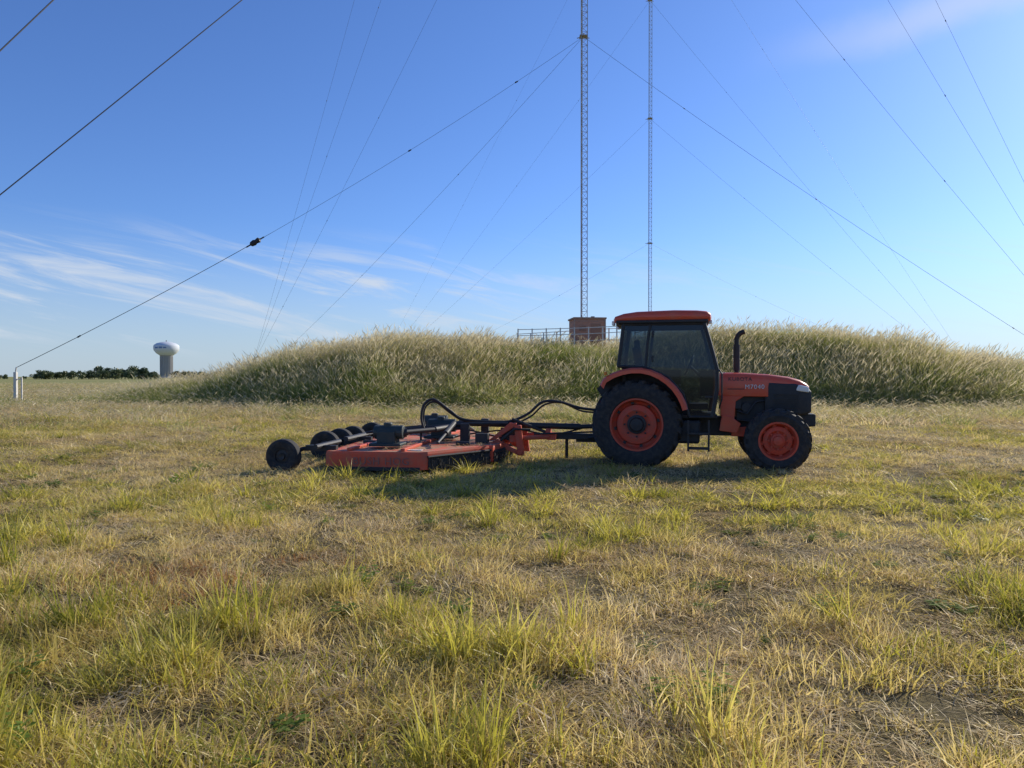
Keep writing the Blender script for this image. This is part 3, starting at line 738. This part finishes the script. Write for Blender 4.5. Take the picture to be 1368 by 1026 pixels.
guys(T2,T2p,[(29.3,b2r,.01,.0085,(.25,.5,.75)),(15.9,P(1180,470,100),.012,.007,(.4,)),(42,b2r,.01,.0085,(.2,.35,.5,.65,.8)),(56,b2r,.01,.0075,(.3,.45,.6,.8)),
 (29.3,b2l,.01,.0075,(.3,.6)),(15.9,P(610,465,105),.012,.007,(.4,)),(42,b2l,.01,.007,(.2,.4,.6,.8)),(60,b2l,.01,.006,(.2,.4,.6,.8))])
for T,Tp,zs,w in((T1,T1p,(23,43,58,72),.75),(T2,T2p,(15.9,29.3,42,57),.8)):
    mb=MB()
    for z in zs:
        zz=z-Tp[2]
        for k in range(3):
            a=R(30+120*k); mb.tube([(0,0,zz),(w*.6*math.cos(a),w*.6*math.sin(a),zz)],.03,5)
        mb.box((0,0,zz),(.5,.5,.05))
    mk('guy_collars',mb,GALV,T)
AP=empty('guy_anchor_post',(aL[0],aL[1],0))
mb=MB().box((-.05,0,.85),(.16,.16,1.8)).box((.30,0,.75),(.07,.07,1.4)).box((.12,0,1.35),(.42,.07,.06)).tube([(-.05,0,1.72),(0,0,aL[2]+.02)],.04)
mk('anchor_frame',mb,FENCE,AP,bevel=.01)

# ---------------------------------------------------------------- shed + fence on hill
SH=empty('brick_equipment_shed',(P(784,0,45).x,45,2.85),R(6))
mb=MB().box((0,0,1.0),(1.86,1.8,2.2)); mk('walls',mb,BRICK,SH)
mk('roof_cap',MB().box((0,0,2.13),(2.0,1.94,.10)),paint('shed_cap',(.38,.22,.15),.8),SH,bevel=.01)
mk('door',MB().box((.35,-.91,.95),(.6,.03,1.7)).box((-.45,-.91,1.5),(.4,.03,.3)),paint('shed_door',(.33,.17,.11),.7),SH,bevel=.008)
mk('corner_trim',MB().box((-.93,-.9,1.0),(.06,.06,2.2)).box((.93,-.9,1.0),(.06,.06,2.2)).box((0,-.905,1.95),(1.8,.03,.05)),paint('shed_trim',(.44,.28,.21),.8),SH)
mk('vent',MB().cyl((-.3,.2,2.15),(-.3,.2,2.4),.05).box((.4,.2,2.25),(.2,.2,.15)),GREY,SH)
FE=empty('wooden_fence',(0,43,0)); mb=MB()
xs=np.arange(.35,8.2,.82)
for x in xs:
    h=hill(x,43); mb.box((x,0,h+.75),(.07,.07,1.6))
for i in range(len(xs)-1):
    for zz in(.75,1.15,1.5):
        a=(xs[i],-.05,hill(xs[i],43)+zz); b=(xs[i+1],-.05,hill(xs[i+1],43)+zz); mb.tube([a,b],.028,4)
for y2 in(3.5,):
    for x in xs: mb.box((x,y2,hill(x,43+y2)+.75),(.07,.07,1.6))
    for zz in(.75,1.5): mb.tube([(xs[0],y2,hill(xs[0],46)+zz),(xs[-1],y2,hill(xs[-1],46)+zz)],.028,4)
for x in(xs[0],xs[-1]):
    for zz in(.75,1.15,1.5): mb.tube([(x,0,hill(x,43)+zz),(x,3.5,hill(x,46.5)+zz)],.028,4)
mk('rails_and_posts',mb,FENCE,FE)

# ---------------------------------------------------------------- water tower
WP=P(222.5,503,800); WT=empty('water_tower',(WP.x,800,0),0)
mk('stem',MB().revolve([(7.6,0),(6.4,1.5),(6.2,3),(6.2,23),(7.2,25)],(0,0,0),axis='z',n=24),CONC,WT)
mb=MB()
for i in range(24):
    t=2*math.pi*i/24; mb.box((6.3*math.cos(t),6.3*math.sin(t),13),(.5,.5,21),(0,0,t))
mk('stem_flutes',mb,CONC,WT)
mk('tank',MB().revolve([(7.0,24.5),(10,26.5),(12.4,29.5),(12.9,31.5),(12.9,34.2),(12.3,35.6),(9.5,37.4),(5,38.7),(.01,39.3)],(0,0,0),axis='z',n=48),CONCW,WT,smooth=True)
mb=MB()
for a0,a1,z0,z1 in((-125,-105,31.6,33.2),(-100,-84,31.6,33.4),(-80,-66,31.8,33.1)):
    vs=[];k=6
    for i in range(k):
        t=R(a0+(a1-a0)*i/(k-1)); vs+=[(13.0*math.cos(t),13.0*math.sin(t),z0),(13.0*math.cos(t),13.0*math.sin(t),z1)]
    mb.add(vs,[(2*i,2*i+2,2*i+3,2*i+1) for i in range(k-1)])
mk('lettering_band',mb,BLUEB,WT,fix=False)
mk('roof_rail',MB().cyl((0,0,39.2),(0,0,40.6),.6,n=8),GREY,WT)

# ---------------------------------------------------------------- distant trees
LEAF=grassmat('tree_leaves',[(.2,(.045,.07,.035)),(.8,(.10,.13,.06))],transl=.25,scale=.05)
def trees(name,lst):
    V=[];Fc=[]
    for (px,Y,h,w) in lst:
        c=P(px,503,Y); 
        for cl in range(random.randint(6,9)):
            cx=c.x+random.gauss(0,w*.28); cy=Y+random.gauss(0,w*.28); cz=h*random.uniform(.25,.8); rr=random.uniform(.16,.28)*h
            for _ in range(100):
                d_=Vector((random.gauss(0,1),random.gauss(0,1),random.gauss(0,1))).normalized()*rr*random.uniform(.6,1.05)
                p=Vector((cx,cy,max(.05,cz+d_.z*.8)))+Vector((d_.x*1.2,d_.y*1.2,0)); s=h*.06
                q=[p+Vector((random.gauss(0,s),random.gauss(0,s),random.gauss(0,s))) for _ in range(3)]
                b=len(V); V+=[tuple(v) for v in q]; Fc.append((b,b+1,b+2))
        for k in range(3):
            b=len(V); x=c.x+random.gauss(0,w*.2); V+=[(x-.2,Y,0),(x+.2,Y,0),(x,Y,h*.6)]; Fc.append((b,b+1,b+2))
    m_=MB(); m_.add(V,Fc); return mk(name,m_,LEAF,fix=False)
tl=[]
px=50
while px<318:
    if not(208<px<235):
        h=random.uniform(3.2,5.6) if not(132<px<192) else random.uniform(5.0,8.2)
        if px>240: h=random.uniform(3.0,5.2)
        tl.append((px,random.uniform(380,430),h,random.uniform(3,7)))
    px+=random.uniform(3,7)
px=-80
while px<50:
    if random.random()<.4: tl.append((px,420,random.uniform(1.8,3.0),5))
    px+=8
px=1275
while px<1480:
    tl.append((px,random.uniform(200,240),random.uniform(3.0,5.6) if px<1345 else random.uniform(2.5,4),random.uniform(3,5)))
    px+=random.uniform(5,12)
trees('distant_treeline',tl)

# ---------------------------------------------------------------- sky, sun, camera
az,el=R(49),R(27)
w=bpy.data.worlds.new('World'); scene.world=w; w.use_nodes=True; nt=w.node_tree; nt.nodes.clear()
out=N(nt,'ShaderNodeOutputWorld'); bg=N(nt,'ShaderNodeBackground'); bg.inputs[1].default_value=.125
sk=N(nt,'ShaderNodeTexSky'); sk.sky_type='NISHITA'; sk.sun_disc=False; sk.sun_elevation=el; sk.sun_rotation=az; sk.air_density=1.0; sk.dust_density=.4; sk.ozone_density=2.5; sk.altitude=100
L=nt.links.new
tc=N(nt,'ShaderNodeTexCoord')
nrm=N(nt,'ShaderNodeVectorMath',operation='NORMALIZE'); L(tc.outputs['Generated'],nrm.inputs[0])
sep=N(nt,'ShaderNodeSeparateXYZ'); L(nrm.outputs[0],sep.inputs[0])
at=N(nt,'ShaderNodeMath',operation='ARCTAN2'); L(sep.outputs['X'],at.inputs[0]); L(sep.outputs['Y'],at.inputs[1])
def mth(op,a,b=None,c=None,clamp=False):
    n=N(nt,'ShaderNodeMath',operation=op); n.use_clamp=clamp
    for i,v in enumerate((a,b,c)):
        if v is None: continue
        if isinstance(v,(int,float)): n.inputs[i].default_value=v
        else: L(v,n.inputs[i])
    return n.outputs[0]
def smap(v,a,b,lo=0,hi=1):
    n=N(nt,'ShaderNodeMapRange',interpolation_type='SMOOTHSTEP'); L(v,n.inputs['Value']); n.inputs['From Min'].default_value=a; n.inputs['From Max'].default_value=b; n.inputs['To Min'].default_value=lo; n.inputs['To Max'].default_value=hi; return n.outputs[0]
Z=sep.outputs['Z']; A=at.outputs[0]
cb=N(nt,'ShaderNodeCombineXYZ'); L(mth('MULTIPLY',A,3.2),cb.inputs[0])
L(mth('ADD',mth('MULTIPLY',Z,30),mth('MULTIPLY',A,5.5)),cb.inputs[1])
n1=N(nt,'ShaderNodeTexNoise'); n1.inputs['Scale'].default_value=1.15; n1.inputs['Detail'].default_value=9; n1.inputs['Roughness'].default_value=.64; n1.inputs['Distortion'].default_value=.8
L(cb.outputs[0],n1.inputs['Vector'])
cl=smap(n1.outputs['Fac'],.46,.70)
c1=mth('MULTIPLY',mth('MULTIPLY',cl,smap(Z,.015,.06)),smap(Z,.12,.20,1,0))
c1=mth('MULTIPLY',c1,smap(A,-.15,.25,1,.25))
d1=Vector((366,988,428)).normalized(); d2=Vector((646,988,508)).normalized(); nn=d1.cross(d2).normalized()
dt=N(nt,'ShaderNodeVectorMath',operation='DOT_PRODUCT'); L(nrm.outputs[0],dt.inputs[0]); dt.inputs[1].default_value=nn
n2=N(nt,'ShaderNodeTexNoise'); n2.inputs['Scale'].default_value=6; n2.inputs['Detail'].default_value=8; n2.inputs['Roughness'].default_value=.6; L(nrm.outputs[0],n2.inputs['Vector'])
off=mth('ADD',dt.outputs['Value'],mth('MULTIPLY',mth('SUBTRACT',n2.outputs['Fac'],.5),.06))
s1=smap(mth('ABSOLUTE',off),.0,.034,1,0)
s1=mth('MULTIPLY',s1,mth('MULTIPLY',smap(A,.28,.56),.8))
tot=mth('ADD',mth('MULTIPLY',c1,.78),mth('MULTIPLY',s1,.6),clamp=True)
tm=N(nt,'ShaderNodeMix',data_type='RGBA',blend_type='MULTIPLY'); tm.inputs[0].default_value=1; tm.inputs[7].default_value=(.58,.80,1.24,1); L(sk.outputs[0],tm.inputs[6])
hz=N(nt,'ShaderNodeMix',data_type='RGBA'); L(mth('MULTIPLY',smap(Z,-.02,.20,1,0),.72),hz.inputs[0]); L(tm.outputs[2],hz.inputs[6]); hz.inputs[7].default_value=(4.2,5.0,5.8,1)
mx=N(nt,'ShaderNodeMix',data_type='RGBA'); L(tot,mx.inputs[0]); L(hz.outputs[2],mx.inputs[6]); mx.inputs[7].default_value=(5.3,5.8,6.5,1)
L(mx.outputs[2],bg.inputs[0]); L(bg.outputs[0],out.inputs[0])

S=Vector((math.sin(az)*math.cos(el),math.cos(az)*math.cos(el),math.sin(el)))
sl=bpy.data.lights.new('sun','SUN'); sl.energy=5.0; sl.angle=R(.53); sl.color=(1,.92,.78)
so=bpy.data.objects.new('sun',sl); scene.collection.objects.link(so); so.rotation_euler=S.to_track_quat('Z','Y').to_euler(); so.location=(30,30,30)
cam=bpy.data.cameras.new('camera'); cam.sensor_width=36; cam.lens=26; cam.clip_end=12000; cam.clip_start=.05
co=bpy.data.objects.new('camera',cam); scene.collection.objects.link(co); co.location=(0,0,CH); co.rotation_euler=(R(90-.58),0,0)
scene.camera=co
scene.view_settings.view_transform='Standard'; scene.view_settings.look='None'; scene.view_settings.exposure=0
print('PTS',len(pts),len(tp),len(mp))
